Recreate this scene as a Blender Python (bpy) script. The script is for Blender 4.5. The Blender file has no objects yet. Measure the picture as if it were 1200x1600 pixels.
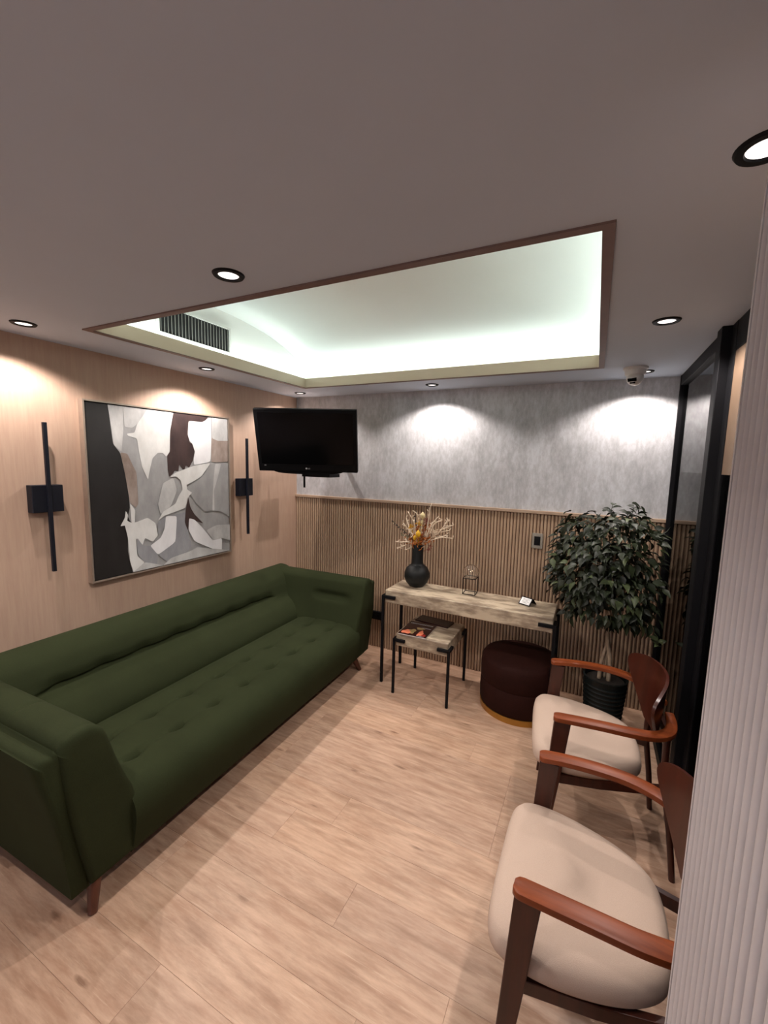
import bpy, bmesh, math, random
from mathutils import Vector, Matrix, Euler, noise
C = bpy.context.scene.collection
PI = math.pi

# ---------------- camera, world, lights, exposure ----------------
scn = bpy.context.scene
H = 1.7105
cam_d = bpy.data.cameras.new('camera'); cam = bpy.data.objects.new('camera', cam_d); C.objects.link(cam)
scn.camera = cam
cam_d.sensor_fit = 'HORIZONTAL'; cam_d.sensor_width = 36.0
cam_d.lens = 659.132 / 1200.0 * 36.0
cam_d.clip_start = 0.02; cam_d.clip_end = 60
yaw, pit, rol = 0.461323667, -0.118788563, 0.0235264446
fwd = Vector((-math.sin(yaw)*math.cos(pit), math.cos(yaw)*math.cos(pit), math.sin(pit)))
r0 = Vector((math.cos(yaw), math.sin(yaw), 0)); u0 = r0.cross(fwd)
rt = math.cos(rol)*r0 + math.sin(rol)*u0; up = -math.sin(rol)*r0 + math.cos(rol)*u0
m4 = Matrix((rt, up, -fwd)).transposed().to_4x4(); m4.translation = Vector((0, 0, H))
cam.matrix_world = m4

scn.view_settings.view_transform = 'Standard'; scn.view_settings.look = 'None'
scn.view_settings.gamma = 1.0; scn.view_settings.use_curve_mapping = False
scn.view_settings.exposure = EXPOSURE = 0.0
w = bpy.data.worlds.new('world'); scn.world = w; w.use_nodes = True
w.node_tree.nodes['Background'].inputs[0].default_value = (0.5, 0.55, 0.7, 1)
w.node_tree.nodes['Background'].inputs[1].default_value = 0.05

D = 3.35; XL = -2.636; XG = 0.439; ZC = 2.30
YB = -2.6; XR = 0.75            # rear wall behind the camera, right limit of the shell
SPOT_W = 34.5; COVE_W = 6.2; WINDOW_W = 120.0; SPOT_C = (1.0, 0.90, 0.85)

def lamp(name, kind, loc, rot=(0,0,0), energy=10, color=(1,1,1), **kw):
    d = bpy.data.lights.new(name, kind); d.energy = energy; d.color = color
    for k, v in kw.items(): setattr(d, k, v)
    o = bpy.data.objects.new(name, d); C.objects.link(o); o.location = loc; o.rotation_euler = rot
    return o
# daylight coming in through the rear window behind the camera
lamp('window_daylight', 'AREA', (-1.5, YB+0.07, 1.45), (PI/2, 0, PI), WINDOW_W, (0.80, 0.86, 1.0), shape='RECTANGLE', size=1.5, size_y=1.3)
# cool LED strips in the ceiling cove
HX0, HX1, HY0, HY1 = -2.188, -0.030, 1.245, 2.895      # opening in the ceiling
VX0, VX1, VY0, VY1 = -2.325, 0.105, 1.100, 3.060       # cove recess above it
LC = (0.88, 1.0, 0.94)
lx = (HX0+HX1)/2; ly = (HY0+HY1)/2
for nm, loc, rz, ln in (('cove_light', (lx, HY1+0.085, 2.335), 0, HX1-HX0+0.2), ('cove_light', (lx, HY0-0.072, 2.335), PI, HX1-HX0+0.2),
                        ('cove_light', (HX0-0.07, ly, 2.335), PI/2, HY1-HY0+0.15), ('cove_light', (HX1+0.07, ly, 2.335), -PI/2, HY1-HY0+0.15)):
    o = lamp(nm, 'AREA', loc, (0,0,0), COVE_W*ln/2.2, LC, shape='RECTANGLE', size=ln, size_y=0.025)
    o.rotation_euler = (Matrix.Rotation(rz, 3, 'Z') @ Matrix.Rotation(PI - 1.0, 3, 'X')).to_euler()      # facing up and inwards

# ---------------- helpers ----------------
def box(bm, c, s, rot=None):
    v = bmesh.ops.create_cube(bm, size=1)['verts']
    bmesh.ops.scale(bm, vec=s, verts=v)
    if rot: bmesh.ops.rotate(bm, cent=(0,0,0), matrix=Euler(rot).to_matrix(), verts=v)
    bmesh.ops.translate(bm, vec=c, verts=v); return v
def bb(bm, x0, x1, y0, y1, z0, z1): return box(bm, ((x0+x1)/2, (y0+y1)/2, (z0+z1)/2), (x1-x0, y1-y0, z1-z0))
def frame_of(d):
    d = d.normalized(); a = Vector((0,0,1)) if abs(d.z) < 0.9 else Vector((1,0,0))
    u = d.cross(a).normalized(); return u, u.cross(d).normalized()
def tube(bm, pts, rad, n=8, cap=True):
    pts = [Vector(p) for p in pts]; rings = []
    if not isinstance(rad, (list, tuple)): rad = [rad]*len(pts)
    u = None
    for i, p in enumerate(pts):
        d = (pts[min(i+1, len(pts)-1)] - pts[max(i-1, 0)]).normalized()
        if u is None: u, v = frame_of(d)
        else:
            u = (u - d*u.dot(d)).normalized(); v = u.cross(d).normalized()
        rings.append([bm.verts.new(p + (u*math.cos(2*PI*k/n) + v*math.sin(2*PI*k/n))*rad[i]) for k in range(n)])
    for a, b in zip(rings, rings[1:]):
        for k in range(n): bm.faces.new((a[k], a[(k+1)%n], b[(k+1)%n], b[k]))
    if cap: bm.faces.new(rings[0][::-1]); bm.faces.new(rings[-1])
def lathe(bm, prof, c=(0,0,0), n=32):
    rings = []
    for r, z in prof:
        if r < 1e-5: rings.append([bm.verts.new((c[0], c[1], c[2]+z))])
        else: rings.append([bm.verts.new((c[0]+r*math.cos(2*PI*k/n), c[1]+r*math.sin(2*PI*k/n), c[2]+z)) for k in range(n)])
    for a, b in zip(rings, rings[1:]):
        for k in range(n):
            A = a if len(a) > 1 else None; B = b if len(b) > 1 else None
            k2 = (k+1) % n
            if A and B: bm.faces.new((a[k], a[k2], b[k2], b[k]))
            elif A: bm.faces.new((a[k], a[k2], b[0]))
            elif B: bm.faces.new((a[0], b[k2], b[k]))
def loft(bm, secs, closed=True, caps=True):
    R = [[bm.verts.new(p) for p in s] for s in secs]; n = len(R[0])
    for a, b in zip(R, R[1:]):
        for k in range(n if closed else n-1): bm.faces.new((a[k], a[(k+1)%n], b[(k+1)%n], b[k]))
    if caps and closed: bm.faces.new(R[0][::-1]); bm.faces.new(R[-1])
def cat(pts, n):
    """Catmull-Rom through pts, n samples per span"""
    P = [Vector(p) for p in pts]; out = []
    for i in range(len(P)-1):
        a = P[max(i-1, 0)]; b = P[i]; c = P[i+1]; d = P[min(i+2, len(P)-1)]
        for k in range(n):
            t = k/n
            out.append(0.5*((2*b) + (c-a)*t + (2*a-5*b+4*c-d)*t*t + (3*b-a-3*c+d)*t**3))
    out.append(P[-1]); return out
def obj(name, bm, mat, parent=None, smooth=False, bevel=0, seg=2, loc=None, subsurf=0, angle=None, recalc=True):
    if recalc: bmesh.ops.recalc_face_normals(bm, faces=bm.faces)
    me = bpy.data.meshes.new(name); bm.to_mesh(me); bm.free()
    for mm in (mat if isinstance(mat, (list, tuple)) else [mat]): me.materials.append(mm)
    if smooth:
        for p in me.polygons: p.use_smooth = True
        if angle: me.set_sharp_from_angle(angle=angle)
    o = bpy.data.objects.new(name, me); C.objects.link(o)
    if bevel:
        b = o.modifiers.new('bevel', 'BEVEL'); b.width = bevel; b.segments = seg; b.limit_method = 'ANGLE'; b.angle_limit = 0.7
    if subsurf:
        s = o.modifiers.new('sub', 'SUBSURF'); s.levels = subsurf; s.render_levels = subsurf
    if parent: o.parent = parent
    if loc is not None: o.location = loc
    return o
def nb(): return bmesh.new()
def tag(o, label, cat_, group=None):
    o['label'] = label; o['category'] = cat_
    if group: o['group'] = group
    return o
def thing(name, label, cat_, loc=(0,0,0), rotz=0, group=None):
    o = bpy.data.objects.new(name, None); C.objects.link(o); o.location = loc; o.rotation_euler = (0,0,rotz)
    o.empty_display_size = 0.1
    return tag(o, label, cat_, group)
def struct(o): o['kind'] = 'structure'; return o
def copy_tree(o, parent=None):
    c = o.copy(); C.objects.link(c)
    if parent: c.parent = parent
    for ch in [x for x in bpy.data.objects if x.parent == o]: copy_tree(ch, c)
    return c

# ---------------- materials ----------------
class N:
    def __init__(s, name):
        s.m = bpy.data.materials.new(name); s.m.use_nodes = True; s.t = s.m.node_tree; s.b = s.t.nodes['Principled BSDF']
    def n(s, ty, **kw):
        x = s.t.nodes.new(ty)
        for k, v in kw.items():
            if k.startswith('i_'): x.inputs[int(k[2:]) if k[2:].isdigit() else k[2:].replace('_', ' ')].default_value = v
            else: setattr(x, k, v)
        return x
    def l(s, a, b): s.t.links.new(a, b)
    def coord(s, scale=(1,1,1), kind='Object'):
        tc = s.n('ShaderNodeTexCoord'); mp = s.n('ShaderNodeMapping'); mp.inputs['Scale'].default_value = scale
        s.l(tc.outputs[kind], mp.inputs[0]); return mp.outputs[0]
    def noise(s, vec, scale=5, detail=4, rough=0.5):
        x = s.n('ShaderNodeTexNoise'); x.inputs['Scale'].default_value = scale; x.inputs['Detail'].default_value = detail; x.inputs['Roughness'].default_value = rough
        if vec: s.l(vec, x.inputs['Vector'])
        return x.outputs['Fac']
    def ramp(s, fac, stops):
        x = s.n('ShaderNodeValToRGB'); e = x.color_ramp.elements
        while len(e) < len(stops): e.new(0.5)
        for q, (p, c) in zip(e, stops): q.position = p; q.color = (*c, 1)
        s.l(fac, x.inputs[0]); return x.outputs[0]
    def bump(s, fac, st=0.2, dist=0.01):
        x = s.n('ShaderNodeBump'); x.inputs['Strength'].default_value = st; x.inputs['Distance'].default_value = dist
        s.l(fac, x.inputs['Height']); s.l(x.outputs[0], s.b.inputs['Normal'])
    def base(s, c, rough=0.5, metal=0, spec=0.5):
        s.b.inputs['Base Color'].default_value = (*c, 1); s.b.inputs['Roughness'].default_value = rough
        s.b.inputs['Metallic'].default_value = metal; s.b.inputs['Specular IOR Level'].default_value = spec
def srgb(r, g, b):
    f = lambda c: (c/255/12.92 if c/255 <= 0.04045 else ((c/255+0.055)/1.055)**2.4)
    return (f(r), f(g), f(b))
def plain(name, c, rough=0.5, metal=0, spec=0.5, var=0.06, scale=20, bump=0.0):
    k = N(name); k.base(c, rough, metal, spec)
    f = k.noise(k.coord(), scale, 4)
    lo = tuple(x*(1-var) for x in c); hi = tuple(min(1, x*(1+var)) for x in c)
    k.l(k.ramp(f, [(0.3, lo), (0.7, hi)]), k.b.inputs['Base Color'])
    if bump: k.bump(f, bump, 0.003)
    return k.m
def wood(name, dark, light, axis='X', rough=0.4, freq=1.0, bump=0.1, rnd=False, spec=0.5):
    k = N(name); k.base(light, rough, 0, spec)
    sc = {'XF': (2.6, 17, 17), 'X': (1, 14, 14), 'Y': (14, 1, 14), 'Z': (14, 14, 1)}[axis]
    v = k.coord(tuple(a*freq for a in sc))
    if rnd:
        oi = k.n('ShaderNodeObjectInfo'); ad = k.n('ShaderNodeVectorMath', operation='ADD'); ml = k.n('ShaderNodeVectorMath', operation='SCALE')
        cmb = k.n('ShaderNodeCombineXYZ'); k.l(oi.outputs['Random'], cmb.inputs[0]); k.l(oi.outputs['Random'], cmb.inputs[1]); k.l(oi.outputs['Random'], cmb.inputs[2])
        k.l(cmb.outputs[0], ml.inputs[0]); ml.inputs['Scale'].default_value = 57.0
        k.l(v, ad.inputs[0]); k.l(ml.outputs[0], ad.inputs[1]); v = ad.outputs[0]
    f = k.noise(v, 2.2, 7, 0.62)
    k.l(k.ramp(f, [(0.32, dark), (0.68, light)]), k.b.inputs['Base Color'])
    if bump: k.bump(f, bump, 0.002)
    return k
def mat_floor():
    k = wood('floor_oak_vinyl', srgb(184, 146, 120), srgb(218, 184, 158), 'XF', 0.42, 1.0, 0.08, True)
    oi = k.n('ShaderNodeObjectInfo')
    off = k.n('ShaderNodeVectorMath', operation='SCALE'); cmb = k.n('ShaderNodeCombineXYZ'); off.inputs['Scale'].default_value = 83.0
    for q in range(3): k.l(oi.outputs['Random'], cmb.inputs[q])
    k.l(cmb.outputs[0], off.inputs[0])
    def rc(sc):
        ad = k.n('ShaderNodeVectorMath', operation='ADD'); k.l(k.coord(sc), ad.inputs[0]); k.l(off.outputs[0], ad.inputs[1]); return ad.outputs[0]
    src = k.b.inputs['Base Color'].links[0].from_socket
    # broad light and dark streaks
    v2 = rc((1.5, 7, 7)); f2 = k.noise(v2, 2.0, 6, 0.7)
    c2 = k.ramp(f2, [(0.35, (0.74, 0.72, 0.70)), (0.55, (1, 1, 1)), (0.72, (1.0, 1.0, 1.0))])
    mx = k.n('ShaderNodeMix', data_type='RGBA', blend_type='MULTIPLY'); mx.inputs[0].default_value = 0.8
    k.l(src, mx.inputs[6]); k.l(c2, mx.inputs[7])
    # knots
    vo = k.n('ShaderNodeTexVoronoi'); vo.inputs['Scale'].default_value = 1.0; vo.voronoi_dimensions = '2D'; k.l(rc((1.05, 3.8, 1)), vo.inputs['Vector'])
    nz = k.noise(rc((6, 30, 6)), 2, 4)
    sb = k.n('ShaderNodeMath', operation='MULTIPLY_ADD'); k.l(nz, sb.inputs[0]); sb.inputs[1].default_value = 0.12; k.l(vo.outputs['Distance'], sb.inputs[2])
    kc = k.ramp(sb.outputs[0], [(0.060, (0.36, 0.28, 0.23)), (0.100, (1, 1, 1))])
    m2 = k.n('ShaderNodeMix', data_type='RGBA', blend_type='MULTIPLY'); m2.inputs[0].default_value = 0.75
    k.l(mx.outputs[2], m2.inputs[6]); k.l(kc, m2.inputs[7])
    # plank to plank tone
    rr = k.ramp(oi.outputs['Random'], [(0, (0.90, 0.90, 0.91)), (1, (1.0, 0.99, 0.97))])
    m3 = k.n('ShaderNodeMix', data_type='RGBA', blend_type='MULTIPLY'); m3.inputs[0].default_value = 1
    k.l(m2.outputs[2], m3.inputs[6]); k.l(rr, m3.inputs[7]); 
    # pale scratched grain lines
    f4 = k.noise(rc((2.2, 60, 10)), 2.0, 6, 0.7)
    m4_ = k.n('ShaderNodeMix', data_type='RGBA', blend_type='MIX'); k.l(k.ramp(f4, [(0.60, (0, 0, 0)), (0.70, (0.55, 0.55, 0.55))]), m4_.inputs[0])
    k.l(m3.outputs[2], m4_.inputs[6]); m4_.inputs[7].default_value = (*srgb(222, 196, 170), 1)
    k.l(m4_.outputs[2], k.b.inputs['Base Color'])
    return k.m
def mat_wallpaper():
    k = N('wallpaper_silver'); k.base(srgb(170, 165, 168), 0.5, 0.0, 0.5)
    f1 = k.noise(k.coord((3.2, 3.2, 1.3)), 3.5, 8, 0.7); f2 = k.noise(k.coord((30, 30, 12)), 1.6, 6, 0.7)
    ad = k.n('ShaderNodeMath', operation='MULTIPLY_ADD'); k.l(f2, ad.inputs[0]); ad.inputs[1].default_value = 0.7; k.l(f1, ad.inputs[2])
    k.l(k.ramp(ad.outputs[0], [(0.60, srgb(158, 158, 160)), (0.82, srgb(177, 177, 179)), (1.02, srgb(194, 195, 198))]), k.b.inputs['Base Color'])
    k.l(k.ramp(ad.outputs[0], [(0.6, (0.62,)*3), (1.0, (0.38,)*3)]), k.b.inputs['Roughness'])
    k.bump(ad.outputs[0], 0.35, 0.003); return k.m
def mat_fabric(name, c, scale=350, var=0.14, rough=0.9, big=6.0):
    k = N(name); k.base(c, rough, 0, 0.12)
    f = k.noise(k.coord(), scale, 2); g = k.noise(k.coord(), big, 3)
    a = k.n('ShaderNodeMath', operation='MULTIPLY_ADD'); k.l(g, a.inputs[0]); a.inputs[1].default_value = 0.6; k.l(f, a.inputs[2])
    k.l(k.ramp(a.outputs[0], [(0.55, tuple(x*(1-var) for x in c)), (1.05, tuple(min(1, x*(1+var)) for x in c))]), k.b.inputs['Base Color'])
    k.bump(f, 0.25, 0.0012); return k.m
def mat_emit(name, c, st):
    k = N(name); k.b.inputs['Emission Color'].default_value = (*c, 1); k.b.inputs['Emission Strength'].default_value = st; k.base(c, 0.4); return k.m
def mat_pane(ior=1.5, name='partition_glass'):
    k = N(name); t = k.t
    tr = k.n('ShaderNodeBsdfTransparent'); tr.inputs[0].default_value = (0.62, 0.62, 0.64, 1)
    gl = k.n('ShaderNodeBsdfGlossy'); gl.inputs['Roughness'].default_value = 0.02
    fr = k.n('ShaderNodeFresnel'); fr.inputs[0].default_value = ior; mx = k.n('ShaderNodeMixShader')
    k.l(fr.outputs[0], mx.inputs[0]); k.l(tr.outputs[0], mx.inputs[1]); k.l(gl.outputs[0], mx.inputs[2])
    k.l(mx.outputs[0], t.nodes['Material Output'].inputs[0]); return k.m
def mat_glass(name, c=(1,1,1), rough=0.0):
    k = N(name); k.base(c, rough); k.b.inputs['Transmission Weight'].default_value = 1; k.b.inputs['IOR'].default_value = 1.45; return k.m

M = dict(
    floor=mat_floor(), paper=mat_wallpaper(),
    sub=plain('subfloor', srgb(60, 50, 44), 0.9),
    ceil=plain('ceiling_paint', srgb(186, 196, 210), 0.85, var=0.015, scale=3),
    vault=plain('vault_paint', srgb(222, 222, 218), 0.8, var=0.01, scale=3),
    veneer=wood('wall_veneer', srgb(184, 154, 134), srgb(194, 165, 144), 'Z', 0.5, 2.2, 0.02).m,
    rib=wood('rib_wood', srgb(162, 136, 112), srgb(180, 154, 128), 'Z', 0.5, 1.5, 0.05, True).m,
    groove=plain('groove_board', srgb(96, 72, 56), 0.8),
    rail=plain('chair_rail_wood', srgb(166, 142, 120), 0.45),
    colrib=plain('column_rib_paint', srgb(190, 184, 184), 0.6, var=0.03),
    colgroove=plain('column_board', srgb(84, 74, 72), 0.75),
    lip=plain('cove_lip_paint', srgb(202, 188, 164), 0.5, var=0.03, scale=6),
    trimbrown=plain('opening_trim', srgb(112, 88, 80), 0.6),
    black=plain('black_metal', (0.004, 0.004, 0.005), 0.55, 0.0, 0.15),
    blackboard=plain('black_board', (0.006, 0.006, 0.007), 0.6),
    beigeboard=plain('beige_board', srgb(100, 80, 62), 0.6),
    navy=plain('sconce_black', (0.007, 0.008, 0.014), 0.5, 0.0, 0.25),
    pane=mat_pane(), filmpane=mat_pane(1.22, 'film_glass'),
    white=plain('white_plastic', srgb(205, 203, 198), 0.45, var=0.02),
    lens=mat_emit('lamp_lens', (1.0, 0.93, 0.89), 1.6),
    led=mat_emit('led_strip', (0.80, 1.0, 0.93), 4.0),
    tvscreen=plain('tv_screen', (0.002, 0.002, 0.0025), 0.15, 0, 0.12),
    tvbody=plain('tv_body', (0.003, 0.003, 0.0035), 0.4, spec=0.12),
    logo=plain('pale_print', srgb(190, 190, 190), 0.5),
    silver=plain('silver_frame', srgb(176, 160, 146), 0.35, 0.6),
    green=mat_fabric('green_upholstery', srgb(43, 49, 29)),
    darkwood=wood('sofa_leg_wood', srgb(70, 38, 26), srgb(104, 60, 42), 'Z', 0.4).m,
    cream=mat_fabric('cream_upholstery', srgb(190, 168, 152), 500, 0.05, 0.8, 3),
    walnut=wood('chair_walnut', srgb(98, 44, 20), srgb(136, 66, 30), 'X', 0.38, 1.2, 0.02, spec=0.3).m, walnutback=wood('chair_walnut_back', srgb(52, 20, 11), srgb(70, 28, 16), 'Z', 0.3, 0.7, 0.02).m,
    walnutdark=wood('chair_walnut_dark', srgb(46, 19, 11), srgb(70, 30, 18), 'Z', 0.3, 1.0, 0.03).m,
    table=None, brown=mat_fabric('dark_brown_velvet', srgb(38, 15, 10), 200, 0.25, 0.8, 8),
    gold=plain('brass_band', srgb(178, 132, 62), 0.35, 0.8),
    vase=plain('vase_matte_black', (0.006, 0.007, 0.007), 0.5, spec=0.3, bump=0.15),
    orb=mat_glass('orb_glass'),
    fairy=mat_emit('fairy_bulb', (1, 0.86, 0.6), 2.0),
    coral=plain('bleached_branch', srgb(222, 204, 180), 0.7),
    rust=plain('rust_leaf', srgb(160, 88, 26), 0.7, var=0.4, scale=60),
    yellow=plain('yellow_pod', srgb(204, 158, 24), 0.6),
    pod=plain('pale_pod', srgb(214, 198, 150), 0.6),
    berry=plain('dark_sprig', srgb(48, 40, 34), 0.7),
    sage=plain('sage_sprig', srgb(92, 88, 62), 0.7),
    mauve=plain('mauve_flower', srgb(140, 84, 72), 0.8),
    leaf=None, pot=plain('pot_dark_green', (0.004, 0.007, 0.007), 0.5, spec=0.25),
    soil=plain('soil', (0.02, 0.014, 0.01), 0.95), bark=plain('ficus_bark', srgb(150, 132, 112), 0.8, var=0.3, scale=30),
    paper_white=plain('card_white', srgb(240, 240, 238), 0.6, var=0.01), ink=plain('card_ink', srgb(120, 120, 125), 0.6),
    magcover=plain('magazine_cover', srgb(40, 12, 12), 0.25), skin1=plain('print_salmon', srgb(215, 120, 90), 0.3), skin2=plain('print_tan', srgb(140, 120, 80), 0.3), red=plain('print_red', srgb(130, 30, 28), 0.3),
)
def mat_table():
    k = N('weathered_oak'); k.base((0.4, 0.35, 0.3), 0.5)
    f = k.noise(k.coord((2.2, 9, 9)), 2.4, 8, 0.68); g = k.noise(k.coord((3, 5, 5)), 1.6, 3)
    a = k.n('ShaderNodeMath', operation='MULTIPLY_ADD'); k.l(g, a.inputs[0]); a.inputs[1].default_value = 0.8; k.l(f, a.inputs[2])
    k.l(k.ramp(a.outputs[0], [(0.62, srgb(92, 76, 62)), (0.85, srgb(148, 132, 112)), (1.08, srgb(190, 174, 150))]), k.b.inputs['Base Color'])
    k.bump(f, 0.15, 0.003); return k.m
M['table'] = mat_table()
def mat_leaf():
    k = N('ficus_leaf'); k.base((0.03, 0.05, 0.02), 0.5, 0, 0.35)
    oi = k.n('ShaderNodeObjectInfo'); g = k.noise(k.coord(), 9, 2)
    a = k.n('ShaderNodeMath', operation='MULTIPLY_ADD'); k.l(oi.outputs['Random'], a.inputs[0]); a.inputs[1].default_value = 0.5; k.l(g, a.inputs[2])
    k.l(k.ramp(a.outputs[0], [(0.4, srgb(22, 28, 17)), (0.75, srgb(42, 50, 30)), (1.0, srgb(92, 104, 66))]), k.b.inputs['Base Color']); return k.m
M['leaf'] = mat_leaf()

ART = [
    ('b', [(0, 0.993), (0.124, 0.983), (0.133, 0.882), (0.142, 0.779), (0.181, 0.728), (0.202, 0.613), (0.22, 0.503), (0.223, 0.399), (0.208, 0.345), (0.226, 0.307), (0.186, 0.296), (0.202, 0.218), (0.198, 0.137), (0.207, 0.071), (0.223, 0), (0.006, 0)]),
    ('l', [(0.122, 0.985), (0.209, 0.983), (0.207, 0.866), (0.189, 0.735), (0.145, 0.775), (0.136, 0.882)]),
    ('l', [(0.209, 0.983), (0.362, 0.986), (0.292, 0.904), (0.258, 0.878), (0.215, 0.882)]),
    ('w', [(0.362, 0.986), (0.545, 0.987), (0.52, 0.883), (0.509, 0.747), (0.48, 0.712), (0.457, 0.735), (0.421, 0.735), (0.384, 0.701), (0.358, 0.611), (0.347, 0.566), (0.312, 0.644), (0.296, 0.739), (0.287, 0.818), (0.232, 0.83), (0.226, 0.843), (0.273, 0.852), (0.292, 0.904)]),
    ('t', [(0.181, 0.731), (0.223, 0.725), (0.248, 0.667), (0.274, 0.612), (0.276, 0.5), (0.277, 0.419), (0.259, 0.396), (0.224, 0.431), (0.216, 0.503), (0.202, 0.613)]),
    ('d', [(0.543, 0.986), (0.822, 0.99), (0.792, 0.968), (0.77, 0.962), (0.657, 0.96), (0.648, 0.867), (0.662, 0.814), (0.683, 0.806), (0.702, 0.753), (0.684, 0.689), (0.651, 0.64), (0.625, 0.657), (0.614, 0.626), (0.598, 0.631), (0.574, 0.661), (0.568, 0.619), (0.538, 0.622), (0.528, 0.605), (0.498, 0.58), (0.487, 0.627), (0.487, 0.72), (0.507, 0.746), (0.515, 0.882)]),
    ('W', [(0.662, 0.957), (0.77, 0.959), (0.845, 0.992), (0.849, 0.852), (0.835, 0.682), (0.694, 0.658), (0.689, 0.689), (0.702, 0.753), (0.683, 0.806), (0.662, 0.823), (0.648, 0.867)]),
    ('t', [(0.855, 0.947), (0.996, 0.974), (0.988, 0.684), (0.841, 0.678), (0.845, 0.815)]),
    ('l', [(0.856, 0.989), (0.999, 0.998), (0.992, 0.842), (0.905, 0.837), (0.852, 0.853)]),
    ('g', [(0.689, 0.534), (0.768, 0.579), (0.864, 0.663), (0.988, 0.674), (0.984, 0.262), (0.927, 0.308), (0.842, 0.326), (0.771, 0.323), (0.685, 0.406), (0.635, 0.491)]),
    ('l', [(0.876, 0.668), (0.931, 0.669), (0.897, 0.567), (0.858, 0.471), (0.86, 0.324), (0.839, 0.326), (0.849, 0.471), (0.859, 0.567)]),
    ('l', [(0.449, 0.542), (0.527, 0.575), (0.548, 0.486), (0.499, 0.384), (0.422, 0.339), (0.407, 0.409)]),
    ('w', [(0.498, 0.58), (0.543, 0.607), (0.694, 0.655), (0.835, 0.675), (0.751, 0.579), (0.679, 0.544), (0.625, 0.523), (0.629, 0.491), (0.668, 0.467), (0.638, 0.441), (0.611, 0.366), (0.532, 0.346), (0.449, 0.328), (0.402, 0.299), (0.441, 0.355), (0.534, 0.399), (0.561, 0.45), (0.593, 0.493), (0.58, 0.556), (0.547, 0.583)]),
    ('w', [(0.158, 0.294), (0.188, 0.343), (0.194, 0.382), (0.201, 0.373), (0.207, 0.357), (0.201, 0.322), (0.226, 0.307), (0.255, 0.307), (0.332, 0.327), (0.383, 0.288), (0.398, 0.205), (0.36, 0.168), (0.309, 0.201), (0.29, 0.158), (0.25, 0.21), (0.253, 0.094), (0.302, 0.047), (0.225, 0.026), (0.207, 0.071), (0.2, 0.218), (0.186, 0.296)]),
    ('w', [(0.224, 0.427), (0.254, 0.38), (0.247, 0.307), (0.226, 0.307)]),
    ('h', [(0.402, 0.29), (0.44, 0.316), (0.536, 0.328), (0.61, 0.337), (0.624, 0.199), (0.652, 0.092), (0.586, 0.03), (0.475, 0.024), (0.392, 0.076), (0.524, 0.141), (0.541, 0.314), (0.459, 0.322), (0.441, 0.242), (0.398, 0.213)]),
    ('W', [(0.459, 0.324), (0.541, 0.316), (0.524, 0.141), (0.392, 0.076), (0.341, 0.145), (0.415, 0.185), (0.446, 0.241)]),
    ('h', [(0.258, 0.209), (0.29, 0.158), (0.341, 0.145), (0.392, 0.076), (0.381, 0.026), (0.302, 0.047), (0.261, 0.093), (0.252, 0.152)]),
    ('d', [(0.633, 0.441), (0.651, 0.362), (0.682, 0.313), (0.757, 0.238), (0.669, 0.272), (0.635, 0.285), (0.624, 0.204), (0.6, 0.267), (0.61, 0.347)]),
    ('W', [(0.636, 0.29), (0.68, 0.276), (0.745, 0.211), (0.835, 0.103), (0.922, 0.107), (0.917, 0.016), (0.809, 0.051), (0.675, 0.121), (0.629, 0.208)]),
    ('l', [(0.779, 0.187), (0.875, 0.214), (0.975, 0.202), (0.985, 0.077), (0.922, 0.107), (0.835, 0.106)]),
    ('l', [(0.221, 0.025), (0.302, 0.047), (0.426, 0.006), (0.485, 0.038), (0.64, 0.057), (0.695, 0.075), (0.809, 0.046), (0.99, 0.019), (0.99, 0.012), (0.223, 0)]),
]

# ================= THE SETTING =================
# floor: subfloor + individual planks running left-right
bm = nb(); bb(bm, XL-0.1, XR, YB-0.1, D+0.1, -0.06, -0.008)
floor = struct(obj('floor', bm, M['sub']))
random.seed(4)
PW, PL = 0.183, 1.22
bm = nb(); bb(bm, -PL/2+0.0003, PL/2-0.0003, -PW/2+0.0003, PW/2-0.0003, -0.008, 0.0)
plank = obj('plank', bm, M['floor'], floor, bevel=0.0004, seg=1)
first = True; cuts = {}
row = 0; y = D - PW/2
while y > -0.35:
    x0 = XL - random.choice((0.1, 0.34, 0.55, 0.8, 1.0))
    x = x0 + PL/2
    while x - PL/2 < XR:
        a = max(x-PL/2, XL); b = min(x+PL/2, XR)
        if b - a > 0.03:
            if b - a > PL - 0.001:
                o = plank if first else plank.copy()
                if not first: C.objects.link(o)
                first = False; o.location = (x, y, 0)
            else:
                bm = nb(); hw = (b-a)/2; bb(bm, -hw+0.0003, hw-0.0003, -PW/2+0.0003, PW/2-0.0003, -0.008, 0.0)
                obj('plank', bm, M['floor'], floor, bevel=0.0004, seg=1, loc=((a+b)/2, y, 0))
        x += PL
    y -= PW; row += 1
bm = nb(); yend = y + PW/2
bb(bm, XL, XR, YB, yend, -0.008, 0.0); obj('rear_planking', bm, M['floor'], floor)

# left wall of pale vertical-grain veneer
bm = nb(); bb(bm, XL-0.1, XL, YB-0.1, D+0.1, 0, ZC+0.6); wl = struct(obj('wall_left', bm, M['veneer']))
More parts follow.
